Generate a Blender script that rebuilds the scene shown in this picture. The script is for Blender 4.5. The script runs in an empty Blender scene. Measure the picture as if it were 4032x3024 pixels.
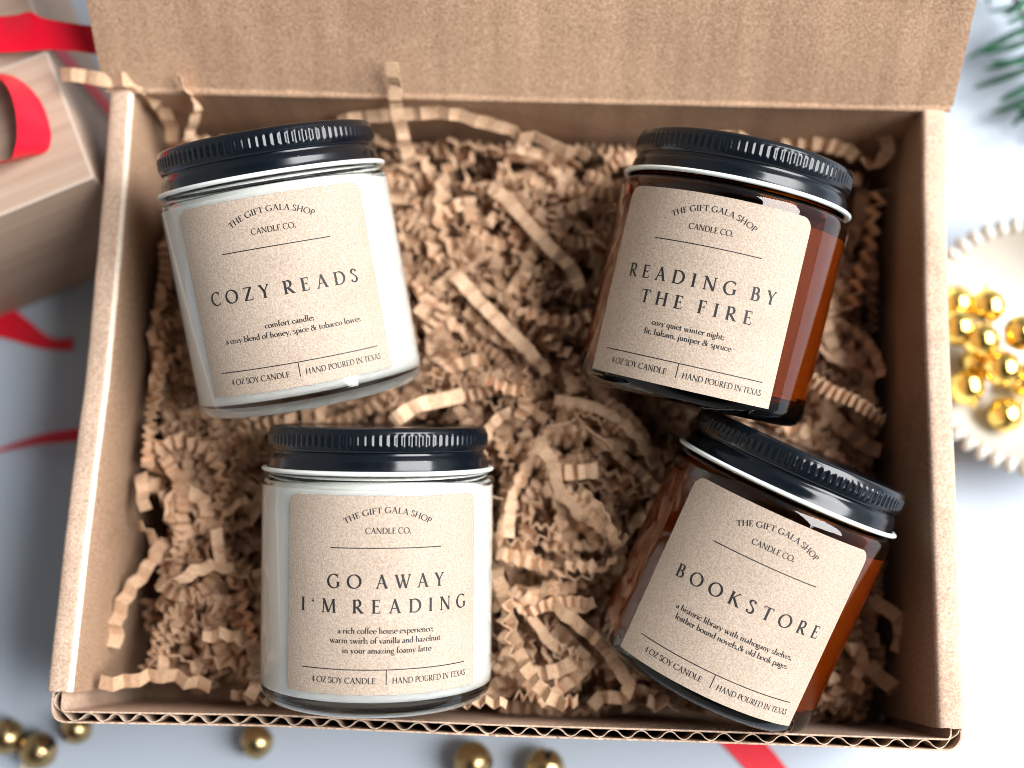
import bpy, bmesh, math, random
from mathutils import Vector, Matrix, noise
random.seed(7)
PI = math.pi
MM = 0.001
H = 72.0                                    # height of the box walls, mm
sc = bpy.context.scene
COL = sc.collection

# ------------------------------------------------------------------ camera (solved from the photograph)
CAM = Vector((13.89, -66.01, 416.53))
CR = Matrix(((0.99874, -0.031293, 0.039225), (0.038318, 0.980347, -0.193525), (-0.032398, 0.194785, 0.980311)))
FPX = 5058.9                                # focal length in photo pixels (4032 wide)

def at(x, y, z):
    """point (mm) on the horizontal plane z seen at photo pixel x, y"""
    d = CR @ Vector(((x-2016)/FPX, -(y-1512)/FPX, -1.0))
    s = (z-CAM.z)/d.z
    return CAM + d*s

# ------------------------------------------------------------------ helpers
def mesh_obj(name, verts, faces, mat, parent=None, smooth=False, mats=None, fmat=None):
    me = bpy.data.meshes.new(name)
    me.from_pydata([(v[0]*MM, v[1]*MM, v[2]*MM) for v in verts], [], faces)
    for m in (mats or [mat]):
        me.materials.append(m)
    if fmat:
        me.polygons.foreach_set('material_index', fmat)
    if smooth:
        me.polygons.foreach_set('use_smooth', [True]*len(me.polygons))
    me.update()
    o = bpy.data.objects.new(name, me)
    COL.objects.link(o)
    if parent:
        o.parent = parent
    return o

def tag(o, label=None, cat=None, group=None, kind=None):
    if label: o['label'] = label
    if cat: o['category'] = cat
    if group: o['group'] = group
    if kind: o['kind'] = kind
    return o

def empty(name, loc=(0, 0, 0)):
    o = bpy.data.objects.new(name, None)
    COL.objects.link(o)
    o.empty_display_size = 0.01
    o.location = [c*MM for c in loc]
    return o

def lathe(prof, n, rfun=None):
    """closed or open profile [(r, z)] turned about z"""
    V, F = [], []
    for k, (r, z) in enumerate(prof):
        for i in range(n):
            a = 2*PI*i/n
            rr = r if rfun is None else rfun(r, z, k, i)
            V.append((rr*math.cos(a), rr*math.sin(a), z))
    for k in range(len(prof)-1):
        for i in range(n):
            j = (i+1) % n
            F.append((k*n+i, k*n+j, (k+1)*n+j, (k+1)*n+i))
    return V, F

def cap(V, F, n, k, z, flip):
    c = len(V); V.append((0, 0, z))
    for i in range(n):
        j = (i+1) % n
        F.append((k*n+j, k*n+i, c) if flip else (k*n+i, k*n+j, c))

def autosmooth(o, deg=35):
    o.data.polygons.foreach_set('use_smooth', [True]*len(o.data.polygons))
    try:
        o.data.set_sharp_from_angle(angle=math.radians(deg))
    except Exception:
        pass

def fix_normals(o):
    bm = bmesh.new(); bm.from_mesh(o.data)
    bmesh.ops.recalc_face_normals(bm, faces=bm.faces[:])
    bm.to_mesh(o.data); bm.free()

# ------------------------------------------------------------------ materials
class NT:
    def __init__(s, name):
        s.m = bpy.data.materials.new(name); s.m.use_nodes = True
        s.t = s.m.node_tree; s.b = s.t.nodes['Principled BSDF']
        s.out = s.t.nodes['Material Output']
    def n(s, typ, **kw):
        o = s.t.nodes.new(typ)
        for k, v in kw.items():
            if k in o.inputs: o.inputs[k].default_value = v
            else: setattr(o, k, v)
        return o
    def l(s, a, b): s.t.links.new(a, b)

def ramp(nt, fac, stops):
    r = nt.n('ShaderNodeValToRGB')
    el = r.color_ramp.elements
    while len(el) < len(stops): el.new(0.5)
    for e, (p, c) in zip(el, stops):
        e.position = p; e.color = (*c, 1)
    nt.l(fac, r.inputs['Fac'])
    return r.outputs['Color']

def mixc(nt, fac, a, b, mode='MIX'):
    m = nt.n('ShaderNodeMix', data_type='RGBA', blend_type=mode)
    for sock, v in ((m.inputs[0], fac), (m.inputs[6], a), (m.inputs[7], b)):
        if hasattr(v, 'node'): nt.l(v, sock)
        elif isinstance(v, (int, float)): sock.default_value = v
        else: sock.default_value = (*v, 1)
    return m.outputs[2]

def obj_coord(nt, scale=(1, 1, 1)):
    tc = nt.n('ShaderNodeTexCoord'); mp = nt.n('ShaderNodeMapping')
    mp.inputs['Scale'].default_value = scale
    nt.l(tc.outputs['Object'], mp.inputs['Vector'])
    return mp.outputs['Vector']

def kraft(name, c0, c1, c2, fibre=(1, 1, 1), grain=1500, bump=0.35, rough=0.85, bands=None, vary=False, dist=0.0002, blotch=0.14, fleck=0.31):
    nt = NT(name)
    v = obj_coord(nt, fibre)
    n1 = nt.n('ShaderNodeTexNoise', Scale=grain, Detail=5.0, Roughness=0.65); nt.l(v, n1.inputs['Vector'])
    n2 = nt.n('ShaderNodeTexNoise', Scale=60.0, Detail=4.0, Roughness=0.6); nt.l(v, n2.inputs['Vector'])
    base = ramp(nt, n1.outputs['Fac'], [(0.33, c0), (0.5, c1), (0.66, c2)])
    blot = ramp(nt, n2.outputs['Fac'], [(0.3, (1-blotch, 0.99-blotch, 0.98-blotch)), (0.7, (1+blotch, 1+blotch, 1+blotch))])
    col = mixc(nt, 1.0, base, blot, 'MULTIPLY')
    fl = nt.n('ShaderNodeTexNoise', Scale=grain*0.55, Detail=2.0, Roughness=0.5, Distortion=1.2); nt.l(v, fl.inputs['Vector'])
    flecks = ramp(nt, fl.outputs['Fac'], [(fleck-0.04, (1, 1, 1)), (fleck, (0, 0, 0))])
    col = mixc(nt, flecks, col, tuple(c*0.62 for c in c0))
    if bands:
        bv = obj_coord(nt, bands)
        bn = nt.n('ShaderNodeTexNoise', Scale=1.0, Detail=2.0); nt.l(bv, bn.inputs['Vector'])
        bc = ramp(nt, bn.outputs['Fac'], [(0.35, (0.86, 0.85, 0.84)), (0.62, (1.06, 1.06, 1.06))])
        col = mixc(nt, 1.0, col, bc, 'MULTIPLY')
    if vary:
        oi = nt.n('ShaderNodeObjectInfo')
        vc = ramp(nt, oi.outputs['Random'], [(0.0, (0.72, 0.68, 0.64)), (1.0, (1.18, 1.17, 1.16))])
        col = mixc(nt, 1.0, col, vc, 'MULTIPLY')
    nt.l(col, nt.b.inputs['Base Color'])
    nt.b.inputs['Roughness'].default_value = rough
    nt.b.inputs['Specular IOR Level'].default_value = 0.25
    bp = nt.n('ShaderNodeBump', Strength=bump, Distance=dist); nt.l(n1.outputs['Fac'], bp.inputs['Height'])
    nt.l(bp.outputs['Normal'], nt.b.inputs['Normal'])
    return nt.m

def plain(name, col, rough=0.5, metal=0.0, spec=0.5, coat=0.0, noise_amt=0.0, nscale=200, bump=0.0):
    nt = NT(name); b = nt.b
    b.inputs['Base Color'].default_value = (*col, 1)
    b.inputs['Roughness'].default_value = rough
    b.inputs['Metallic'].default_value = metal
    b.inputs['Specular IOR Level'].default_value = spec
    b.inputs['Coat Weight'].default_value = coat
    b.inputs['Coat Roughness'].default_value = 0.05
    if noise_amt or bump:
        v = obj_coord(nt)
        n1 = nt.n('ShaderNodeTexNoise', Scale=nscale, Detail=4.0); nt.l(v, n1.inputs['Vector'])
        if noise_amt:
            cc = ramp(nt, n1.outputs['Fac'], [(0.3, tuple(c*(1-noise_amt) for c in col)), (0.7, tuple(min(1, c*(1+noise_amt)) for c in col))])
            nt.l(cc, b.inputs['Base Color'])
        if bump:
            bp = nt.n('ShaderNodeBump', Strength=bump, Distance=0.0003); nt.l(n1.outputs['Fac'], bp.inputs['Height'])
            nt.l(bp.outputs['Normal'], b.inputs['Normal'])
    return nt.m

def glass(name, col, rough=0.0):
    nt = NT(name); nt.t.nodes.remove(nt.b)
    g = nt.n('ShaderNodeBsdfGlass', IOR=1.5, Roughness=rough)
    g.inputs['Color'].default_value = (*col, 1)
    nt.l(g.outputs['BSDF'], nt.out.inputs['Surface'])
    return nt.m

M_BOX = kraft('kraft_board', (0.265, 0.155, 0.092), (0.39, 0.247, 0.155), (0.525, 0.362, 0.25), (1, 1, 1), 1500, 0.7, bands=(140, 6, 6), blotch=0.06)
M_EDGE = kraft('kraft_liner_edge', (0.38, 0.25, 0.17), (0.52, 0.365, 0.265), (0.66, 0.495, 0.385), (1, 1, 1), 1600, 0.6)
M_LITCREASE = kraft('kraft_lit_crease', (0.62, 0.48, 0.35), (0.78, 0.66, 0.53), (0.88, 0.78, 0.66), (1, 1, 1), 1600, 0.4)  # light catching the left wall's fold, painted in as paler kraft
M_FLUTE = kraft('kraft_fluting', (0.40, 0.29, 0.20), (0.55, 0.42, 0.32), (0.68, 0.55, 0.44), (1, 1, 1), 1600, 0.4)
M_SHRED = kraft('kraft_shred', (0.52, 0.325, 0.20), (0.66, 0.445, 0.29), (0.77, 0.555, 0.39), (1, 1, 1), 1500, 0.3, vary=True)
M_LABEL = kraft('kraft_label', (0.325, 0.25, 0.19), (0.425, 0.338, 0.265), (0.525, 0.43, 0.345), (1, 1, 1), 2200, 0.7, rough=0.65, blotch=0.05, fleck=0.25)
M_INK = plain('black_ink', (0.018, 0.018, 0.019), 0.6, spec=0.3)
def lacquer():
    nt = NT('black_lacquer'); b = nt.b; v = obj_coord(nt)
    vo = nt.n('ShaderNodeTexVoronoi', Scale=420.0, Randomness=1.0); nt.l(v, vo.inputs['Vector'])
    d = ramp(nt, vo.outputs['Distance'], [(0.055, (1, 1, 1)), (0.085, (0, 0, 0))])
    n1 = nt.n('ShaderNodeTexNoise', Scale=70.0, Detail=2.0); nt.l(v, n1.inputs['Vector'])
    k = ramp(nt, n1.outputs['Fac'], [(0.52, (0, 0, 0)), (0.60, (1, 1, 1))])
    m = mixc(nt, 1.0, d, k, 'MULTIPLY')
    col = mixc(nt, m, (0.003, 0.005, 0.008), (0.5, 0.5, 0.48))
    nt.l(col, b.inputs['Base Color'])
    n2 = nt.n('ShaderNodeTexNoise', Scale=110.0, Detail=4.0, Distortion=0.6); nt.l(v, n2.inputs['Vector'])
    r = ramp(nt, n2.outputs['Fac'], [(0.35, (0.13, 0.13, 0.13)), (0.7, (0.27, 0.27, 0.27))])
    nt.l(r, b.inputs['Roughness']); b.inputs['Specular IOR Level'].default_value = 0.4
    return nt.m
M_LID = lacquer()
M_RIM = plain('lid_bead_enamel', (0.80, 0.84, 0.80), 0.25, spec=0.5)
M_WAX = plain('soy_wax', (0.94, 0.915, 0.87), 0.5, spec=0.3, noise_amt=0.02, nscale=80)
M_WAX2 = plain('soy_wax_amber', (0.92, 0.88, 0.80), 0.5, spec=0.3)
M_GLASS = glass('clear_glass', (0.985, 1.0, 0.992))
M_AMBER = glass('amber_glass', (0.97, 0.95, 0.92))
_va = M_AMBER.node_tree.nodes.new('ShaderNodeVolumeAbsorption')
_va.inputs['Color'].default_value = (0.865, 0.712, 0.0, 1); _va.inputs['Density'].default_value = 2100.0
M_AMBER.node_tree.links.new(_va.outputs['Volume'], M_AMBER.node_tree.nodes['Material Output'].inputs['Volume'])
M_TABLE = plain('white_table', (0.41, 0.465, 0.535), 0.45, spec=0.4, noise_amt=0.03, nscale=12)
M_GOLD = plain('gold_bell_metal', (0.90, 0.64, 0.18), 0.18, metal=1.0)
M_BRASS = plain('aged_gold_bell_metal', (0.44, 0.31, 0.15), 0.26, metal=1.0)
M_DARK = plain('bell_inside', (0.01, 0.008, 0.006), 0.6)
M_BOWL = plain('white_ceramic', (0.54, 0.51, 0.45), 0.18, spec=0.5, coat=0.4)

def satin():
    nt = NT('red_satin'); b = nt.b
    v = obj_coord(nt)
    w = nt.n('ShaderNodeTexWave', Scale=420.0, Distortion=0.4, bands_direction='DIAGONAL'); nt.l(v, w.inputs['Vector'])
    col = ramp(nt, w.outputs['Fac'], [(0.2, (0.58, 0.002, 0.016)), (0.8, (0.72, 0.003, 0.026))])
    nt.l(col, b.inputs['Base Color'])
    b.inputs['Roughness'].default_value = 0.36
    bp = nt.n('ShaderNodeBump', Strength=0.25, Distance=0.0001); nt.l(w.outputs['Fac'], bp.inputs['Height'])
    nt.l(bp.outputs['Normal'], b.inputs['Normal'])
    return nt.m
M_RED = satin()

def giftpaper():
    nt = NT('gift_kraft_paper'); b = nt.b
    v = obj_coord(nt, (7, 300, 300))
    n1 = nt.n('ShaderNodeTexNoise', Scale=1.0, Detail=5.0, Roughness=0.6, Distortion=0.3); nt.l(v, n1.inputs['Vector'])
    col = ramp(nt, n1.outputs['Fac'], [(0.3, (0.325, 0.22, 0.155)), (0.5, (0.385, 0.27, 0.195)), (0.7, (0.44, 0.32, 0.24))])
    nt.l(col, b.inputs['Base Color']); b.inputs['Roughness'].default_value = 0.6
    bp = nt.n('ShaderNodeBump', Strength=0.2, Distance=0.0002); nt.l(n1.outputs['Fac'], bp.inputs['Height'])
    nt.l(bp.outputs['Normal'], b.inputs['Normal'])
    return nt.m
M_GIFT = giftpaper()
M_GIFTEDGE = plain('gift_paper_fold', (0.50, 0.40, 0.33), 0.6)
M_NEEDLE = plain('fir_needle', (0.02, 0.11, 0.055), 0.35, spec=0.5, noise_amt=0.5, nscale=90)
M_TWIG = plain('fir_twig', (0.12, 0.08, 0.05), 0.8)

# ------------------------------------------------------------------ table
tag(mesh_obj('tabletop', [(-900, -900, 0), (900, -900, 0), (900, 900, 0), (-900, 900, 0)], [(0, 1, 2, 3)], M_TABLE), kind='structure')

# ------------------------------------------------------------------ mailer box
box = empty('mailer_box', (0, 0, 0.3))
tag(box, 'open brown corrugated mailer box holding four candles on paper shred', 'box')
B0 = 0.3

def loft(name, rings, mat, parent, closed=True, caps=True, mats=None, matfun=None):
    """rings: list of equal-length vertex loops"""
    n = len(rings[0]); V = [p for r in rings for p in r]; F = []; fm = []
    for a in range(len(rings)-1):
        for i in range(n if closed else n-1):
            j = (i+1) % n
            F.append((a*n+i, a*n+j, (a+1)*n+j, (a+1)*n+i)); fm.append(matfun(i) if matfun else 0)
    if caps:
        F.append(tuple(range(n))[::-1]); fm.append(0)
        F.append(tuple((len(rings)-1)*n+i for i in range(n))); fm.append(0)
    o = mesh_obj(name, V, F, mat, parent, mats=mats, fmat=fm if mats else None)
    fix_normals(o)
    return o

def nz(x, y, z, s): return noise.noise(Vector((x*s, y*s, z*s)))

def interp(tbl, y):
    if y <= tbl[0][0]: return tbl[0][1]
    for (a, b), (c, d) in zip(tbl, tbl[1:]):
        if y <= c: return b+(d-b)*(y-a)/(c-a)
    return tbl[-1][1]

def side_wall(edge_px, sgn, crease):
    tbl = sorted((at(x, y, H).y, at(x, y, H).x) for x, y in edge_px)
    prof = [(0, 0), (0, 20), (0, 45), (0.05, 70.2), (0.35, 71.3), (1.2, 71.95), (3.0, 72.05), (5.0, 72.15), (6.1, 72.1), (6.75, 71.6), (7.05, 70.7), (7.1, 66), (7.2, 45), (7.3, 20), (7.3, 0)]
    rings = []
    for k in range(86):
        y = -84.6 + 170.0*k/85
        xo = interp(tbl, y)
        r = []
        for d, z in prof:
            wob = 0.22*nz(y, z, sgn*9, 0.09) + 0.10*nz(y, z+d*3, sgn*5, 0.5)
            yy = y + (0.5*nz(d, z, k*0.01, 0.6) if k == 0 else 0)
            x = xo - sgn*(d+wob*(0.4 if z > 1 else 0))
            r.append((x, yy, z + (0.18*nz(y, d, 3, 0.12) if z > 60 else 0)))
        rings.append(r)
    o = loft('side_panel', rings, M_BOX, box, mats=[M_BOX, M_LITCREASE, M_EDGE], matfun=lambda i: (1 if (i in (8, 9) and crease) else (2 if 3 <= i <= 9 else 0)))
    autosmooth(o, 60)
    return o
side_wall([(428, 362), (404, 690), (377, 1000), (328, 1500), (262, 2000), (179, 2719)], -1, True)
side_wall([(3730, 437), (3732, 800), (3742, 1300), (3760, 1700), (3772, 2000), (3801, 2869)], 1, False)

def slab(name, p0, ux, uy, uz, nx, ny, th, mat, parent, amp=0.25):
    """board: grid on (ux, uy) from p0, thickness th along uz, slightly uneven"""
    V, F = [], []
    for s in (0, 1):
        for j in range(ny+1):
            for i in range(nx+1):
                p = p0 + ux*(i/nx) + uy*(j/ny)
                w = amp*nz(p.x, p.y, p.z, 0.045)+0.08*nz(p.x, p.y, p.z, 0.3)
                V.append(p + uz*(th*s + w))
    n = (nx+1)*(ny+1)
    for j in range(ny):
        for i in range(nx):
            a = j*(nx+1)+i; b = a+1; c = b+nx+1; d = a+nx+1
            F.append((a, b, c, d)); F.append((n+a, n+d, n+c, n+b))
    for i in range(nx):
        a = i; F.append((a, a+n, a+1+n, a+1)); a = ny*(nx+1)+i; F.append((a, a+1, a+1+n, a+n))
    for j in range(ny):
        a = j*(nx+1); b = a+nx+1; F.append((a, b, b+n, a+n)); a += nx; b += nx; F.append((a, a+n, b+n, b))
    o = mesh_obj(name, V, F, mat, parent); fix_normals(o); autosmooth(o, 40)
    return o
V3 = Vector
slab('base_panel', V3((-115.5, -89.3, 0)), V3((231, 0, 0)), V3((0, 173.5, 0)), V3((0, 0, 1)), 30, 20, 3, M_BOX, box)
slab('back_panel', V3((-112.6, 84.6, 0.2)), V3((225.4, 0, 0)), V3((0, 0, 71.2)), V3((0, 1, 0)), 60, 14, 3, M_BOX, box)
ph = math.radians(48)
lid_u = V3((0, math.cos(ph), math.sin(ph))); lid_n = V3((0, math.sin(ph), -math.cos(ph)))
lid = slab('lid_panel', V3((-121.5, 85.6, 72.2)), V3((243, 0, 0)), lid_u*166, lid_n, 90, 60, 3, M_BOX, box, 0.5)
# rounded score line where the lid folds off the back wall
rings = []
for k in range(91):
    x = -120.8 + 241.6*k/90
    w = 0.15*nz(x, 0, 0, 0.2)
    rings.append([(x, 84.5+2.3*math.cos(a)*0.55+0.9, 71.55+0.75*math.sin(a)+w) for a in [2*PI*i/10 for i in range(10)]])
autosmooth(loft('fold_score', rings, M_BOX, lid), 70)

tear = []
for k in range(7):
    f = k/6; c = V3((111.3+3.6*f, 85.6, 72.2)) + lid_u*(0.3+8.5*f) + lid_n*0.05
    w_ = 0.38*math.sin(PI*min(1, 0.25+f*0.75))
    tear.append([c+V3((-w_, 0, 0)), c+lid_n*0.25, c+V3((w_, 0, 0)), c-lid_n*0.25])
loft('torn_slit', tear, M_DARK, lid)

# front panel: liner, fluting, liner, following a path with folded-back corners
def smooth_path(pts, step):
    out = []
    n = len(pts)
    for i in range(n-1):
        p0 = pts[max(i-1, 0)]; p1 = pts[i]; p2 = pts[i+1]; p3 = pts[min(i+2, n-1)]
        m = max(2, int((p2-p1).length/step))
        for k in range(m):
            t = k/m
            out.append(0.5*((2*p1)+(p2-p0)*t+(2*p0-5*p1+4*p2-p3)*t*t+(3*p1-p0-3*p2+p3)*t**3))
    out.append(pts[-1])
    return out

def rnd_path(ctrl, r, step):
    """polyline with rounded corners, evenly resampled (2D)"""
    pts = [ctrl[0]]
    for a, b, c in zip(ctrl, ctrl[1:], ctrl[2:]):
        u = (a-b).normalized(); v = (c-b).normalized()
        p, q = b+u*r, b+v*r
        for k in range(9):
            t = k/8; pts.append(p*(1-t)**2 + b*2*t*(1-t) + q*t*t)
    pts.append(ctrl[-1])
    return resample(pts, step)

def resample(pts, step):
    out = [pts[0].copy()]; acc = 0.0; prev = pts[0].copy()
    for p in pts[1:]:
        d = (p-prev).length
        while acc+d >= step and d > 1e-9:
            prev = prev + (p-prev)*((step-acc)/d); out.append(prev.copy())
            d = (p-prev).length; acc = 0.0
        acc += d; prev = p.copy()
    return out
fl_l, fl_r = at(260, 2822, 70.5), at(3720, 2932, 70.5)
ctrl = [V3((-117.0, -78, 0)), V3((fl_l.x-2.6, fl_l.y-0.1, 0)), V3((-60, -89.75, 0)), V3((0, -89.85, 0)), V3((45, -89.3, 0)), V3((fl_r.x+2.8, fl_r.y, 0)), V3((118.2, -78, 0))]
path = rnd_path(ctrl, 3.0, 0.55)
def norms(path):
    out = []
    for i in range(len(path)):
        t = (path[min(i+1, len(path)-1)]-path[max(i-1, 0)]).normalized()
        out.append(V3((t.y, -t.x, 0)))        # to the right of travel = outwards
    return out
pn = norms(path)
def _sheet(name, f, th, ztop, jit, mat, parent):
    V, F = [], []
    zs = (1.0, 40, 60, 68, None); m = len(zs)
    for i, (p, n_) in enumerate(zip(path, pn)):
        o_ = f(i)
        zt = ztop + jit*(0.7*nz(i*0.55, o_, 1, 0.7)+0.6*nz(i*0.55, o_, 7, 2.3))
        for s in (-1, 1):
            for z in zs:
                q = p + n_*(o_+s*th/2+0.05*nz(i*.55, 0 if z is None else z, s, 1.1))
                V.append((q.x, q.y, zt if z is None else z))
    for i in range(len(path)-1):
        a = i*2*m; b = a+2*m
        for k in range(m-1):
            F.append((a+k, a+k+1, b+k+1, b+k)); F.append((a+m+k, b+m+k, b+m+k+1, a+m+k+1))
        F.append((a+m-1, a+2*m-1, b+2*m-1, b+m-1))
    e = (len(path)-1)*2*m
    for k in range(m-1):
        F.append((k, m+k, m+k+1, k+1)); F.append((e+k, e+k+1, e+m+k+1, e+m+k))
    o = mesh_obj(name, V, F, mat, parent); fix_normals(o); autosmooth(o, 50)
    return o
front = _sheet('front_panel', lambda i: -1.35, 0.42, 70.8, 0.3, M_EDGE, box)
_sheet('outer_liner', lambda i: 1.35, 0.42, 70.5, 0.55, M_EDGE, front)
def wave(i):
    s = i*0.55
    s += 1.1*nz(s, 3, 5, 0.06)
    w = math.sin(2*PI*s/7.3)
    w = math.copysign(abs(w)**0.8, w)
    return 0.98*w
_sheet('fluting', wave, 0.26, 70.2, 0.35, M_FLUTE, front)

# ------------------------------------------------------------------ lettering: a small broad-nib serif alphabet
TK, TN = 0.158, 0.072                       # thick and thin strokes, cap height = 1
class Pen:
    def __init__(s): s.q = []               # list of quads (4 points)
    def strip(s, L, R):
        for i in range(len(L)-1): s.q.append((L[i], L[i+1], R[i+1], R[i]))
    def line(s, x0, y0, x1, y1, w, w1=None):
        w1 = w if w1 is None else w1
        d = math.hypot(x1-x0, y1-y0); nx, ny = -(y1-y0)/d, (x1-x0)/d
        n = max(1, int(d/0.25)); L, R = [], []
        for i in range(n+1):
            t = i/n; x = x0+(x1-x0)*t; y = y0+(y1-y0)*t; ww = (w+(w1-w)*t)/2
            L.append((x+nx*ww, y+ny*ww)); R.append((x-nx*ww, y-ny*ww))
        s.strip(L, R)
    def slab(s, x, y, hw, up=1, stem=TK):
        """bracketed serif: y is the outer edge, up = direction towards the stem"""
        t = 0.036
        s.q.append(((x-hw, y), (x+hw, y), (x+hw, y+up*t), (x-hw, y+up*t)))
        s.q.append(((x-hw*0.8, y+up*t), (x+hw*0.8, y+up*t), (x+stem*0.5, y+up*0.10), (x-stem*0.5, y+up*0.10)))
    def stem(s, x, y0, y1, w=TK, b=0.13, t=0.13):
        s.line(x, y0, x, y1, w)
        if b: s.slab(x, y0, b, 1, w)
        if t: s.slab(x, y1, t, -1, w)
    def bar(s, x0, x1, y, w=TN): s.line(x0, y, x1, y, w)
    def curve(s, pts, thick=TK, thin=TN, stress=14, taper=(1, 1), closed=False):
        n = len(pts); L, R = [], []; st = math.radians(stress)
        for i in range(n):
            a = pts[(i-1) % n] if closed else pts[max(i-1, 0)]
            c = pts[(i+1) % n] if closed else pts[min(i+1, n-1)]
            dx, dy = c[0]-a[0], c[1]-a[1]; d = math.hypot(dx, dy) or 1
            nx, ny = -dy/d, dx/d
            k = abs(nx*math.cos(st)+ny*math.sin(st))**1.4
            w = (thin+(thick-thin)*k)/2
            f = i/(n-1); w *= taper[0]+(taper[1]-taper[0])*f if not closed else 1
            L.append((pts[i][0]+nx*w, pts[i][1]+ny*w)); R.append((pts[i][0]-nx*w, pts[i][1]-ny*w))
        if closed: L.append(L[0]); R.append(R[0])
        s.strip(L, R)
    def arc(s, cx, cy, rx, ry, a0, a1, n=22, **k):
        s.curve([(cx+rx*math.cos(math.radians(a0+(a1-a0)*i/n)), cy+ry*math.sin(math.radians(a0+(a1-a0)*i/n))) for i in range(n+1)], **k)
    def ring(s, cx, cy, rx, ry, n=30, **k):
        s.curve([(cx+rx*math.cos(2*PI*i/n), cy+ry*math.sin(2*PI*i/n)) for i in range(n)], closed=True, **k)
    def spl(s, pts, **k):
        P = smooth_path([V3((x, y, 0)) for x, y in pts], 0.04)
        s.curve([(p.x, p.y) for p in P], **k)
    def dot(s, x, y, r):
        P = [(x+r*math.cos(2*PI*i/8), y+r*math.sin(2*PI*i/8)) for i in range(8)]
        s.q += [(P[0], P[1], P[2], P[3]), (P[0], P[3], P[4], P[7]), (P[4], P[5], P[6], P[7])]

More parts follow.
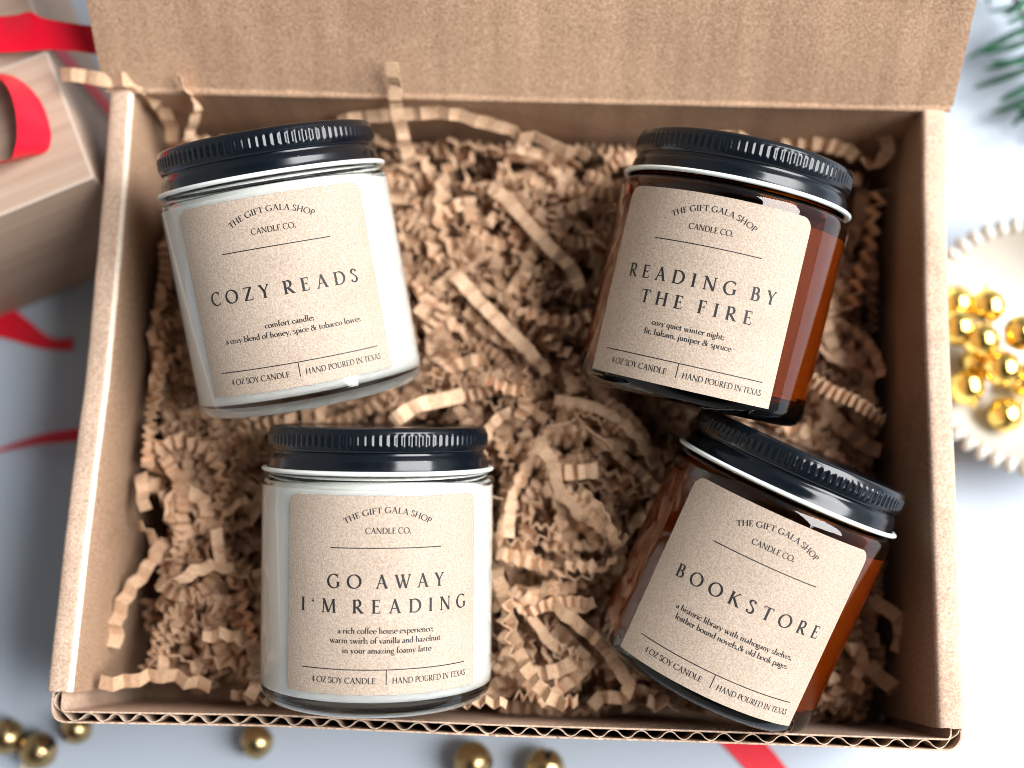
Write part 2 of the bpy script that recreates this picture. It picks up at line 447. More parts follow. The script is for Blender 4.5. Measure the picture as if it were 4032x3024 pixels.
def glyph(c):
    p = Pen(); X = 0.62; m = TK*0.5; h = TN*0.5; LT = 0.16; A = 1.10; D = -0.36
    lc = dict(thick=LT, thin=0.075)
    if c == ' ': return p, 0.30
    if c == 'A':
        p.line(0.10, 0, 0.38, 1.02, TN); p.line(0.36, 1.02, 0.67, 0, TK); p.bar(0.2, 0.55, 0.36)
        p.slab(0.10, 0, 0.10, 1, TN); p.slab(0.67, 0, 0.12, 1, TK); return p, 0.79
    if c == 'B':
        p.stem(0.16, 0, 1, b=0, t=0); p.bar(0.04, 0.32, 1-h); p.bar(0.04, 0.34, h); p.bar(0.16, 0.33, 0.53)
        p.arc(0.31, 0.755, 0.17, 0.225, -90, 90); p.arc(0.33, 0.275, 0.23, 0.255, -90, 90); return p, 0.64
    if c in 'CG':
        p.arc(0.46, 0.5, 0.39, 0.49, 52, 308 if c == 'C' else 318, n=30)
        p.line(0.715, 0.74, 0.73, 0.985, 0.045)
        if c == 'C': p.line(0.715, 0.08, 0.755, 0.22, 0.04); return p, 0.82
        p.line(0.735, 0.10, 0.735, 0.42, TK); p.slab(0.735, 0.46, 0.13, -1); return p, 0.90
    if c == 'D':
        p.stem(0.16, 0, 1, b=0, t=0); p.bar(0.04, 0.37, 1-h); p.bar(0.04, 0.37, h); p.arc(0.36, 0.5, 0.41, 0.48, -90, 90); return p, 0.86
    if c in 'EF':
        p.stem(0.16, 0, 1, b=0.13 if c == 'F' else 0, t=0); p.bar(0.04, 0.50, 1-h); p.bar(0.16, 0.42, 0.52)
        p.line(0.50, 1, 0.515, 0.80, 0.045); p.line(0.425, 0.43, 0.425, 0.61, 0.038)
        if c == 'E': p.bar(0.04, 0.52, h); p.line(0.52, 0, 0.57, 0.22, 0.045); return p, 0.62
        return p, 0.58
    if c == 'H': p.stem(0.16, 0, 1); p.stem(0.70, 0, 1); p.bar(0.16, 0.70, 0.51); return p, 0.87
    if c == 'I': p.stem(0.16, 0, 1); return p, 0.34
    if c == 'K':
        p.stem(0.16, 0, 1); p.line(0.19, 0.46, 0.58, 0.99, TN); p.line(0.29, 0.58, 0.68, 0.02, TK)
        p.slab(0.585, 1, 0.10, -1, TN); p.slab(0.70, 0, 0.10, 1, TN); return p, 0.78
    if c == 'L': p.stem(0.16, 0, 1, b=0); p.bar(0.04, 0.52, h); p.line(0.52, 0, 0.57, 0.24, 0.045); return p, 0.62
    if c == 'M':
        p.line(0.12, 0, 0.17, 1, TN); p.line(0.17, 1, 0.49, 0.02, TK); p.line(0.49, 0.02, 0.82, 1, TN); p.line(0.82, 1, 0.87, 0, TK)
        p.slab(0.12, 0, 0.10, 1, TN); p.slab(0.87, 0, 0.12); p.slab(0.13, 1, 0.08, -1, TN); p.slab(0.86, 1, 0.08, -1, TN); return p, 1.02
    if c == 'N':
        p.line(0.14, 0, 0.14, 1, TN*1.1); p.line(0.13, 1, 0.73, 0.0, TK); p.line(0.73, 0, 0.73, 1, TN*1.1)
        p.slab(0.14, 0, 0.11, 1, TN); p.slab(0.73, 1, 0.11, -1, TN); p.slab(0.09, 1, 0.09, -1, TN); return p, 0.87
    if c == 'O': p.ring(0.46, 0.5, 0.40, 0.485); return p, 0.92
    if c in 'PR':
        p.stem(0.16, 0, 1, t=0); p.bar(0.04, 0.33, 1-h); p.bar(0.16, 0.32, 0.46)
        p.arc(0.31, 0.725, 0.215, 0.258, -90, 90)
        if c == 'P': return p, 0.59
        p.line(0.30, 0.47, 0.64, 0.02, TK); p.slab(0.67, 0, 0.09, 1, TN); return p, 0.74
    if c == 'S':
        p.spl([(0.42, 0.80), (0.37, 0.94), (0.25, 0.98), (0.11, 0.91), (0.09, 0.74), (0.22, 0.59), (0.37, 0.45), (0.45, 0.28), (0.39, 0.09), (0.24, 0.02), (0.10, 0.08), (0.06, 0.22)], stress=-25)
        p.line(0.43, 0.78, 0.425, 0.98, 0.036); p.line(0.055, 0.02, 0.055, 0.24, 0.036); return p, 0.53
    if c == 'T':
        p.stem(0.34, 0, 1, t=0); p.bar(0.03, 0.65, 1-h); p.line(0.035, 1.0, 0.02, 0.79, 0.045); p.line(0.645, 1.0, 0.66, 0.79, 0.045); return p, 0.68
    if c == 'U':
        p.line(0.17, 0.30, 0.17, 1, TK); p.slab(0.17, 1, 0.13, -1); p.line(0.66, 0.28, 0.66, 1, TN*1.1); p.slab(0.66, 1, 0.11, -1, TN)
        p.arc(0.415, 0.29, 0.245, 0.275, 180, 360); return p, 0.82
    if c == 'W':
        for x, w0 in ((0.08, TK), (0.46, TK)): p.line(x, 1, x+0.27, 0, w0); p.line(x+0.27, 0, x+0.50, 1, TN)
        for x in (0.08, 0.50, 0.96): p.slab(x, 1, 0.11, -1, TN)
        return p, 1.04
    if c == 'X':
        p.line(0.12, 1, 0.62, 0, TK); p.line(0.60, 1, 0.11, 0, TN)
        for x, y, u in ((0.12, 1, -1), (0.60, 1, -1), (0.11, 0, 1), (0.63, 0, 1)): p.slab(x, y, 0.10, u, TN)
        return p, 0.74
    if c == 'Y':
        p.line(0.10, 1, 0.36, 0.46, TK); p.line(0.62, 1, 0.37, 0.46, TN); p.line(0.36, 0, 0.36, 0.49, TK); p.slab(0.36, 0, 0.13)
        p.slab(0.10, 1, 0.11, -1, TK); p.slab(0.62, 1, 0.10, -1, TN); return p, 0.70
    if c == 'Z':
        p.bar(0.07, 0.62, 1-h); p.bar(0.04, 0.62, h); p.line(0.56, 0.98, 0.11, 0.02, TK); p.line(0.075, 1, 0.05, 0.80, 0.04); p.line(0.60, 0, 0.65, 0.22, 0.045); return p, 0.68
    if c == '4':
        p.line(0.38, 0, 0.38, 1, TK); p.line(0.37, 1, 0.04, 0.30, TN); p.bar(0.03, 0.54, 0.29, 0.06); p.slab(0.38, 0, 0.11); return p, 0.56
    if c == '&':
        p.ring(0.34, 0.78, 0.15, 0.19); p.line(0.24, 0.66, 0.70, 0.02, TK); p.ring(0.29, 0.27, 0.23, 0.26); p.spl([(0.45, 0.10), (0.62, 0.30), (0.66, 0.52)]); p.bar(0.56, 0.80, 0.53); return p, 0.86
    if c == '.': p.dot(0.10, 0.09, 0.11); return p, 0.24
    if c == ',': p.dot(0.10, 0.08, 0.10); p.line(0.145, 0.08, 0.05, -0.20, 0.12, 0.04); return p, 0.24
    if c == ';': p.dot(0.11, 0.52, 0.10); p.dot(0.11, 0.08, 0.10); p.line(0.155, 0.08, 0.06, -0.20, 0.12, 0.04); return p, 0.26
    if c == '‘': p.dot(0.10, 0.78, 0.075); p.line(0.065, 0.80, 0.14, 1.0, 0.07, 0.02); return p, 0.24
    # lower case
    if c == 'a':
        p.line(0.35, 0.05, 0.35, 0.42, LT); p.arc(0.22, 0.42, 0.13, 0.17, 0, 150, **lc); p.ring(0.20, 0.17, 0.14, 0.15, **lc); p.line(0.35, 0.05, 0.45, 0.05, 0.06); return p, 0.47
    if c in 'bdpq':
        asc = c in 'bd'; left = c in 'bp'
        x = 0.13 if left else 0.44
        p.line(x, 0 if asc else D, x, A if asc else X, LT)
        if asc: p.line(x-0.10, A-0.07, x+0.03, A-0.01, 0.055)
        else: p.slab(x, D, 0.12, 1, LT); p.line(x-0.09, X-0.06, x+0.03, X, 0.055)
        p.arc(0.30, X/2, 0.22, X/2-0.02, -150 if left else 30, 150 if left else 330, **lc)
        if c == 'd': p.line(0.44, 0.03, 0.53, 0.05, 0.06)
        return p, 0.57
    if c in 'ce':
        p.arc(0.29, X/2, 0.22, X/2-0.02, 40 if c == 'c' else 5, 318, **lc)
        if c == 'e': p.bar(0.08, 0.51, 0.36, 0.05); return p, 0.53
        p.dot(0.44, 0.50, 0.05); return p, 0.49
    if c == 'f':
        p.stem(0.15, 0, 0.85, LT, b=0.12, t=0); p.arc(0.31, 0.85, 0.16, 0.24, 55, 180, **lc); p.bar(0.03, 0.33, X-0.03, 0.055); return p, 0.34
    if c == 'g':
        p.ring(0.24, 0.42, 0.165, 0.18, **lc); p.ring(0.25, -0.16, 0.21, 0.17, stress=90, **lc); p.spl([(0.13, 0.28), (0.07, 0.16), (0.16, 0.06), (0.32, 0.02)], **lc); p.bar(0.36, 0.50, 0.56, 0.055); return p, 0.50
    if c in 'hnm':
        top = A if c == 'h' else X
        p.stem(0.14, 0, top, LT, b=0.11, t=0); p.line(0.04, top-0.07, 0.17, top-0.01, 0.055)
        xs = (0.46,) if c != 'm' else (0.45, 0.76); x0 = 0.14
        for x in xs:
            p.arc((x0+x)/2+0.02, X-0.22, (x-x0)/2-0.02, 0.19, 0, 140, **lc); p.stem(x, 0, X-0.2, LT, b=0.11, t=0); x0 = x
        return p, 0.60 if c != 'm' else 0.90
    if c in 'ij':
        if c == 'i': p.stem(0.14, 0, X, LT, b=0.11, t=0)
        else: p.line(0.14, -0.2, 0.14, X, LT); p.arc(0.03, -0.2, 0.11, 0.15, -100, 0, **lc)
        p.line(0.04, X-0.07, 0.17, X-0.01, 0.055); p.dot(0.14, 0.90, 0.075); return p, 0.28
    if c == 'k':
        p.stem(0.14, 0, A, LT, b=0.11, t=0); p.line(0.04, A-0.07, 0.17, A-0.01, 0.055); p.line(0.18, 0.26, 0.42, 0.60, 0.055); p.line(0.24, 0.36, 0.50, 0.02, LT); p.slab(0.43, X, 0.08, -1, TN); return p, 0.55
    if c == 'l': p.stem(0.14, 0, A, LT, b=0.11, t=0); p.line(0.04, A-0.07, 0.17, A-0.01, 0.055); return p, 0.28
    if c == 'o': p.ring(0.29, X/2, 0.22, X/2-0.02, **lc); return p, 0.57
    if c == 'r':
        p.stem(0.14, 0, X, LT, b=0.12, t=0); p.line(0.04, X-0.07, 0.17, X-0.01, 0.055); p.arc(0.30, X-0.20, 0.13, 0.17, 60, 150, **lc); p.dot(0.36, X-0.08, 0.06); return p, 0.41
    if c == 's':
        p.spl([(0.31, 0.50), (0.25, 0.59), (0.14, 0.58), (0.08, 0.47), (0.17, 0.36), (0.28, 0.28), (0.33, 0.15), (0.25, 0.04), (0.13, 0.03), (0.06, 0.13)], thick=LT, thin=0.05, stress=-25); return p, 0.40
    if c == 't': p.line(0.15, 0.10, 0.15, 0.78, LT); p.arc(0.26, 0.12, 0.11, 0.10, 180, 320, **lc); p.bar(0.04, 0.34, X-0.03, 0.055); return p, 0.38
    if c == 'u':
        p.line(0.14, 0.15, 0.14, X, LT); p.line(0.44, 0.02, 0.44, X, LT); p.arc(0.28, 0.18, 0.14, 0.15, 180, 340, **lc)
        p.line(0.03, X-0.02, 0.15, X-0.02, 0.05); p.line(0.34, X-0.02, 0.45, X-0.02, 0.05); p.line(0.44, 0.03, 0.53, 0.05, 0.06); return p, 0.58
    if c in 'vy':
        p.line(0.08, X, 0.27, 0, LT); p.line(0.46, X, 0.27, 0, 0.05); p.slab(0.09, X, 0.10, -1, TN); p.slab(0.46, X, 0.08, -1, TN)
        if c == 'y': p.line(0.27, 0.02, 0.14, D+0.05, 0.05); p.dot(0.11, D+0.07, 0.06)
        return p, 0.53
    if c == 'w':
        for x in (0.08, 0.38): p.line(x, X, x+0.18, 0, LT); p.line(x+0.18, 0, x+0.34, X, 0.05)
        for x in (0.08, 0.41, 0.72): p.slab(x, X, 0.09, -1, TN)
        return p, 0.80
    if c == 'x': p.line(0.08, X, 0.42, 0, LT); p.line(0.42, X, 0.08, 0, 0.05); return p, 0.50
    if c == 'z': p.bar(0.05, 0.42, X-0.025, 0.05); p.bar(0.05, 0.43, 0.025, 0.05); p.line(0.39, X-0.02, 0.08, 0.02, LT*0.8); p.line(0.06, X, 0.05, X-0.14, 0.035); return p, 0.47
    p.ring(0.25, 0.3, 0.2, 0.3); return p, 0.5
GL = {}
def G(c):
    if c not in GL: GL[c] = glyph(c)
    return GL[c]

R = 31.0
def on_jar(u, v, r): return (r*math.sin(u/R), -r*math.cos(u/R), v+6.5)

class Sheet2D:
    """collects flat quads in label coordinates (u, v) and wraps them round the jar"""
    def __init__(s): s.V = []; s.F = []; s.k = 0
    def quad(s, q, r):
        b = len(s.V); s.V += [on_jar(u, v, r) for u, v in q]; s.F.append((b, b+1, b+2, b+3))
    def text(s, txt, u0, u1, v, capm, track=True):
        """line of text from u0 to u1 on baseline v; track: fit by letter spacing, else by width"""
        adv = [(0.06 if c == ' ' and track else G(c)[1]) for c in txt]; nat = sum(adv)-0.09
        if track:
            sx = capm*1.14; gap = ((u1-u0)-nat*sx)/max(1, len(txt)-1)
        else:
            sx = (u1-u0)/nat; gap = 0
        x = u0-0.03*sx
        for c, a in zip(txt, adv):
            for q in G(c)[0].q:
                s.k += 1
                s.quad([(x+px*sx, v+py*capm) for px, py in q], R+0.225+0.0006*(s.k % 9))
            x += a*sx+gap
    def arctext(s, txt, uc, vapex, rad, half, capm):
        adv = [G(c)[1] for c in txt]; nat = sum(adv)-0.09
        arc = 2*half; sx = arc/nat; x = -half
        for c, a in zip(txt, adv):
            for q in G(c)[0].q:
                s.k += 1
                out = []
                for px, py in q:
                    th = (x+a*sx/2)/rad; dx = (px-a/2)*sx; dy = py*capm
                    out.append((uc+(rad+dy)*math.sin(th)+dx*math.cos(th), vapex-rad+(rad+dy)*math.cos(th)-dx*math.sin(th)))
                s.quad(out, R+0.225+0.0006*(s.k % 9))
            x += a*sx
    def rule(s, u0, v0, u1, v1, w):
        d = math.hypot(u1-u0, v1-v0); nx, ny = -(v1-v0)/d*w/2, (u1-u0)/d*w/2
        n = max(1, int(d/0.8))
        for i in range(n):
            a, b = i/n, (i+1)/n
            p = (u0+(u1-u0)*a, v0+(v1-v0)*a); q = (u0+(u1-u0)*b, v0+(v1-v0)*b)
            s.quad([(p[0]+nx, p[1]+ny), (q[0]+nx, q[1]+ny), (q[0]-nx, q[1]-ny), (p[0]-nx, p[1]-ny)], R+0.225)
    def build(s, name, parent): return mesh_obj(name, s.V, s.F, M_INK, parent)

def paper_label(parent):
    W, HH, rc = 52.97, 49.19, 3.1
    vs = [0, 0.3]+[i*3.0 for i in range(1, 15)]+[44.5, HH-rc]+[HH-rc+rc*math.sin(a*PI/16) for a in range(1, 9)]
    V, F = [], []; n = 57
    for r in (R+0.02, R+0.20):
        for v in vs:
            hw = W/2
            if v > HH-rc: hw = W/2-rc+math.sqrt(max(0, rc*rc-(v-HH+rc)**2))
            hw += 0.03*nz(v, r, 0, 0.8)
            V += [on_jar(-hw+2*hw*i/(n-1), v, r) for i in range(n)]
    m = len(vs)*n
    for j in range(len(vs)-1):
        for i in range(n-1):
            a = j*n+i
            F.append((a, a+n, a+n+1, a+1)); F.append((m+a, m+a+1, m+a+n+1, m+a+n))
    loop = [i for i in range(n)]+[j*n+n-1 for j in range(1, len(vs))]+[(len(vs)-1)*n+i for i in range(n-2, -1, -1)]+[j*n for j in range(len(vs)-2, 0, -1)]
    for a, b in zip(loop, loop[1:]+loop[:1]): F.append((a, b, b+m, a+m))
    o = mesh_obj('paper_label', V, F, M_LABEL, parent); fix_normals(o); autosmooth(o, 50)
    return o

# jar profiles (r, z above the base)
GPB = [(24, 0.9), (26.0, 0.25), (27.4, 0.0), (28.6, 0.25), (29.9, 1.0), (30.7, 2.2), (31, 3.8)]
GPT = [(31, 30), (31, 56.6), (30.8, 57.9), (30.2, 58.9), (29.3, 59.6), (28.6, 60.1), (28.4, 61), (28.4, 66.5), (26.6, 66.6), (26.5, 61), (27.2, 59.0), (28.0, 58.7), (29.2, 58.1), (29.9, 57.2), (30.1, 56.0)]
GPI = [(30.1, 7.2), (29.6, 5.2), (28, 4.2), (24, 4.0)]
LIDP = [(29.9, 61.4), (29.75, 61.8), (29.5, 62.6), (29.45, 63.6), (29.2, 64.5), (28.75, 65.1), (28.5, 65.5), (28.55, 65.9), (29.0, 66.3), (29.25, 66.8),
        (29.3, 67.2), (29.55, 67.5), (29.62, 68.2), (29.62, 69.9), (29.55, 70.5), (29.3, 70.8), (29.2, 71.2), (29.0, 71.8), (28.5, 72.25), (27.9, 72.4), (27.3, 72.3), (26.8, 72.0), (26.0, 71.9)]
KN = 98
def make_lid(parent):
    n = KN*6
    kn = {11: 0.35, 12: 1.0, 13: 1.0, 14: 0.45}
    def rf(r, z, k, i):
        if k in kn:
            ph_ = (i % 6)/6.0
            return r - 0.36*kn[k]*(0.5+0.5*math.cos(2*PI*ph_))**1.2
        return r
    V, F = lathe(LIDP, n, rf); cap(V, F, n, len(LIDP)-1, 71.9, False)
    o = mesh_obj('jar_lid', V, F, M_LID, parent); fix_normals(o); autosmooth(o, 40)
    rp = [(30.25+0.92*math.cos(a), 60.95+0.62*math.sin(a)) for a in [2*PI*i/12 for i in range(13)]]
    V, F = lathe(rp, 160)
    r_ = mesh_obj('lid_rim', V, F, M_RIM, o); fix_normals(r_); autosmooth(r_, 80)
    # dust specks on the shoulder of the lid
    return o

def make_jar(pos, cols, lab, amber, title, scent):
    X, Y, Z = (V3((cols[0][i], cols[1][i], cols[2][i])) for i in range(3))
    e = bpy.data.objects.new('candle_jar', None); COL.objects.link(e); e.empty_display_size = 0.01
    o = V3(pos)-Y*6.5
    rot = Matrix((X, -Z, Y)).transposed().to_4x4()
    e.matrix_world = Matrix.Translation(o*MM) @ rot
    tag(e, lab, 'candle', 'jar candles packed in the mailer box')
    up = 2.9 if amber else 0.0               # the amber glass has the thinner foot
    gp = [(r, z+up) for r, z in GPB]+GPT+[(r, z+up*0.4) for r, z in GPI]
    if amber:                               # and the thicker wall
        m_ = GPT.index((26.5, 61))+len(GPB)
        gp = gp[:m_]+[(min(r, 28.5) if r > 24 else r, z+2.0*(z < 20)) for r, z in gp[m_:]]
    z0, z1 = (9.8, 54.0) if amber else (4.0, 57.0)
    wp = [(24, z0-0.05), (28.2, z0+0.2), (29.7, z0+1.25), (30.15, z0+3.2), (30.15, z1-0.8), (29.8, z1-0.1), (28.8, z1-0.15), (27.0, z1-0.5)]
    if amber: wp = [(min(r, 28.56), z) for r, z in wp]
    if not amber: wp[4:] = [(30.15, 56.3), (29.9, 56.9), (28.4, 57.1), (27.9, 59.4), (26.0, 59.8)]; z1 = 60.3
    V, F = lathe(gp, 160); cap(V, F, 160, 0, 0.9+up, True); cap(V, F, 160, len(gp)-1, gp[-1][1], False)
    g = mesh_obj('glass_jar', V, F, M_AMBER if amber else M_GLASS, e); fix_normals(g); autosmooth(g, 50)
    V, F = lathe(wp, 128); cap(V, F, 128, 0, z0-0.05, True); cap(V, F, 128, len(wp)-1, z1-0.6, False)
    w = mesh_obj('wax_fill', V, F, M_WAX2 if amber else M_WAX, e); fix_normals(w); autosmooth(w, 50)
    make_lid(e)
    L = paper_label(e)
    s = Sheet2D(); s.arctext('THE GIFT GALA SHOP', 0.55, 44.95, 21.0, 11.0, 1.5); s.text('CANDLE CO.', -5.0, 6.2, 39.85, 1.48, False); s.build('shop_lettering', L)
    s = Sheet2D()
    for t, a, b, v in title: s.text(t, a, b, v, 3.42)
    s.build('title_lettering', L)
    s = Sheet2D()
    for t, a, b, v in scent: s.text(t, a, b, v, 1.42, False)
    s.build('scent_lettering', L)
    s = Sheet2D(); s.text('4 OZ SOY CANDLE', -18.7, -2.2, 2.8, 1.48, False); s.text('HAND POURED IN TEXAS', 1.9, 22.9, 2.78, 1.48, False); s.build('footer_lettering', L)
    for q in ((-13.86, 36.26, 14.58, 36.26), (-21.7, 6.23, 22.65, 6.23), (0.42, 6.1, 0.42, 2.45)):
        s = Sheet2D(); s.rule(*q, 0.25); s.build('printed_rule', L)
    return e

JARS = [
 ((-56.87, 4.0, 66.52), ((0.97278, -0.19373, 0.12711), (0.22327, 0.93043, -0.29061), (-0.06197, 0.31108, 0.94836)), False,
  'clear glass candle with white wax and a kraft label reading COZY READS',
  [('COZY READS', -20.0, 20.1, 23.7)], [('comfort candle;', -6.1, 6.4, 16.05), ('a cozy blend of honey, spice & tobacco leaves', -17.9, 18.7, 13.5)]),
 ((49.03, 2.32, 69.28), ((0.94905, 0.19303, -0.24909), (-0.23842, 0.95669, -0.16705), (0.20605, 0.21792, 0.95397)), True,
  'amber glass candle with a kraft label reading READING BY THE FIRE',
  [('READING BY', -19.6, 20.6, 25.65), ('THE FIRE', -13.7, 15.6, 19.5)], [('cozy quiet winter night;', -8.9, 9.9, 14.35), ('fir, balsam, juniper & spruce', -10.5, 12.2, 11.9)]),
 ((-33.99, -75.62, 61.46), ((0.97874, -0.02276, 0.20385), (0.05994, 0.98219, -0.17809), (-0.19616, 0.18652, 0.96267)), False,
  'clear glass candle with white wax and a kraft label reading GO AWAY I‘M READING',
  [('GO AWAY', -14.5, 15.2, 26.3), ('I‘M READING', -22.0, 22.8, 20.15)],
  [('a rich coffee house experience;', -11.7, 12.5, 15.15), ('warm swirls of vanilla and hazelnut', -13.7, 14.5, 12.75), ('in your amazing foamy latte', -10.5, 11.9, 10.3)]),
 ((54.93, -72.01, 55.01), ((0.92128, 0.37393, -0.10689), (-0.38851, 0.8972, -0.20995), (0.01739, 0.23495, 0.97185)), True,
  'steeply tilted amber glass candle with a kraft label reading BOOKSTORE',
  [('BOOKSTORE', -19.7, 21.35, 23.8)], [('a historic library with mahogany shelves,', -15.6, 16.9, 16.7), ('leather bound novels,& old book pages', -14.7, 16.6, 14.2)]),
]
AX = []
for pos, cols, amber, lab, title, scent in JARS:
    make_jar(pos, cols, lab, amber, title, scent)
    y = V3((cols[0][1], cols[1][1], cols[2][1])); zc = V3((cols[0][2], cols[1][2], cols[2][2]))
    AX.append((V3(pos)-y*6.5, y, zc))

# ------------------------------------------------------------------ crinkle paper
def hits_jar(p, pad=1.6):
    for o, y, zc in AX:
        d = p-o; v = d.dot(y)
        if -pad < v < 72.5+pad:
            rad = d-y*v
            if rad.length < 31.2+pad: return True
            if rad.dot(zc) > 7 and rad.length < 34.5: return True      # keep strips from lying over the labels
        elif -9 < v <= -pad or 72.5+pad <= v < 76:
            rad = d-y*v
            if rad.dot(zc) > 26 and rad.length < 40: return True
    return False

def strip_mesh(path, width, amp, period, roll0, twist, wander, rng):
    """accordion-folded paper ribbon along path (Vectors, mm) -> verts, faces"""
    P = resample(path, period/2)
    if len(P) < 4: return None
    ctr = []
    frames = []
    roll = roll0
    for i, p in enumerate(P):
        t = (P[min(i+1, len(P)-1)]-P[max(i-1, 0)])
        if t.length < 1e-6: t = V3((1, 0, 0))
        t.normalize()
        up = V3((0, 0, 1)); side = t.cross(up)
        if side.length < 0.15: side = t.cross(V3((0.6, 0.8, 0)))
        side.normalize(); up = side.cross(t).normalized()
        n = up*math.cos(roll)+side*math.sin(roll); w = t.cross(n).normalized()
        roll += twist*period/2 + rng.gauss(0, wander)
        a = amp*rng.uniform(0.55, 1.25)*(1 if i % 2 else -1)
        sk = rng.gauss(0, 0.08)
        c = p+n*a+t*rng.gauss(0, period*0.05)
        ctr.append(c); frames.append((n, (w+t*sk).normalized(), t))
    hw = width/2; th = 0.13
    rows = []
    for i in range(len(ctr)):
        n, w, t = frames[i]
        rows.append((ctr[i], w, n))
        if i < len(ctr)-1:
            n2, w2, t2 = frames[i+1]
            mid = (ctr[i]+ctr[i+1])/2
            seg = ctr[i+1]-ctr[i]
            nn = w.cross(seg)
            if nn.length > 1e-6: nn.normalize()
            rows.append((mid+nn*rng.gauss(0, 0.07)*period*0.5, ((w+w2)/2).normalized(), ((n+n2)/2).normalized()))
    V, F = [], []
    m = len(rows)
    for i, (c, w, n) in enumerate(rows):
        seg = rows[min(i+1, m-1)][0]-rows[max(i-1, 0)][0]
        if i % 2 == 0: off = n*th*1.15
        else:
            off = w.cross(seg)
            off = (off.normalized() if off.length > 1e-6 else n)*th
            if off.dot(n) < 0: off = -off
        j = rng.gauss(0, 0.05)
        for s, k in ((-1, 1), (1, 1), (1, -1), (-1, -1)):
            V.append(c + w*(s*(hw+j)) + off*k)
    for i in range(m-1):
        a = i*4; b = a+4
        for k in range(4):
            l = (k+1) % 4
            F.append((a+k, a+l, b+l, b+k))
    F.append((3, 2, 1, 0)); e = (m-1)*4; F.append((e, e+1, e+2, e+3))
    return V, F

def fill_z(x, y):
    z = 50.0 + 5.0*nz(x, y, 0, 0.03)
    if x > 55: z -= min(1, (x-55)/40)*12
    if x < -80: z += 0.5
    if y < -60 and x > 20: z -= 5
    if y > 60: z += 2
    if x < 25 and y < -66: z += 7
    if -20 < x < 35 and y > -70: z += 4
    return z

def rand_path(rng, x, y, z, L, pitch0, curl, head=None):
    a = rng.uniform(0, 2*PI) if head is None else head; k = rng.gauss(0, curl); pitch = rng.gauss(0, pitch0); p = V3((x, y, z)); out = [p.copy()]
    n = int(L/1.5)
    for i in range(n):
        a += k*1.5; k += rng.gauss(0, curl*0.25); pitch += rng.gauss(0, 0.05) - pitch*0.02
        p = p+V3((math.cos(a)*math.cos(pitch), math.sin(a)*math.cos(pitch), math.sin(pitch)))*1.5
        out.append(p.copy())
    return out

def ok_path(path, zmin, zmax, margin):
    for p in path:
        if abs(p.x) > 110.5-margin or p.y > 82-margin or p.y < -87.6+margin*0.8 or p.z < zmin or p.z > zmax: return False
    for p in path[::2]:
        if hits_jar(p, margin): return False
    return True

def region(c):
    x, y = c.x, c.y
    if x < -72: return 'loose crinkled kraft strip lying along the left wall of the box', 'strips along the left box wall'
    if x > 76: return 'loose crinkled kraft strip lying in the gap by the right wall of the box', 'strips along the right box wall'
    if y > 48: return 'loose crinkled kraft strip lying along the back wall of the box', 'strips along the back box wall'
    if y < -62: return 'loose crinkled kraft strip lying near the front edge of the box', 'strips near the front box edge'
    if x < 22: return 'loose crinkled kraft strip in the middle heap beside the white candles', 'strips in the middle heap'
    return 'loose crinkled kraft strip between and beside the two amber candles', 'strips between the amber candles'

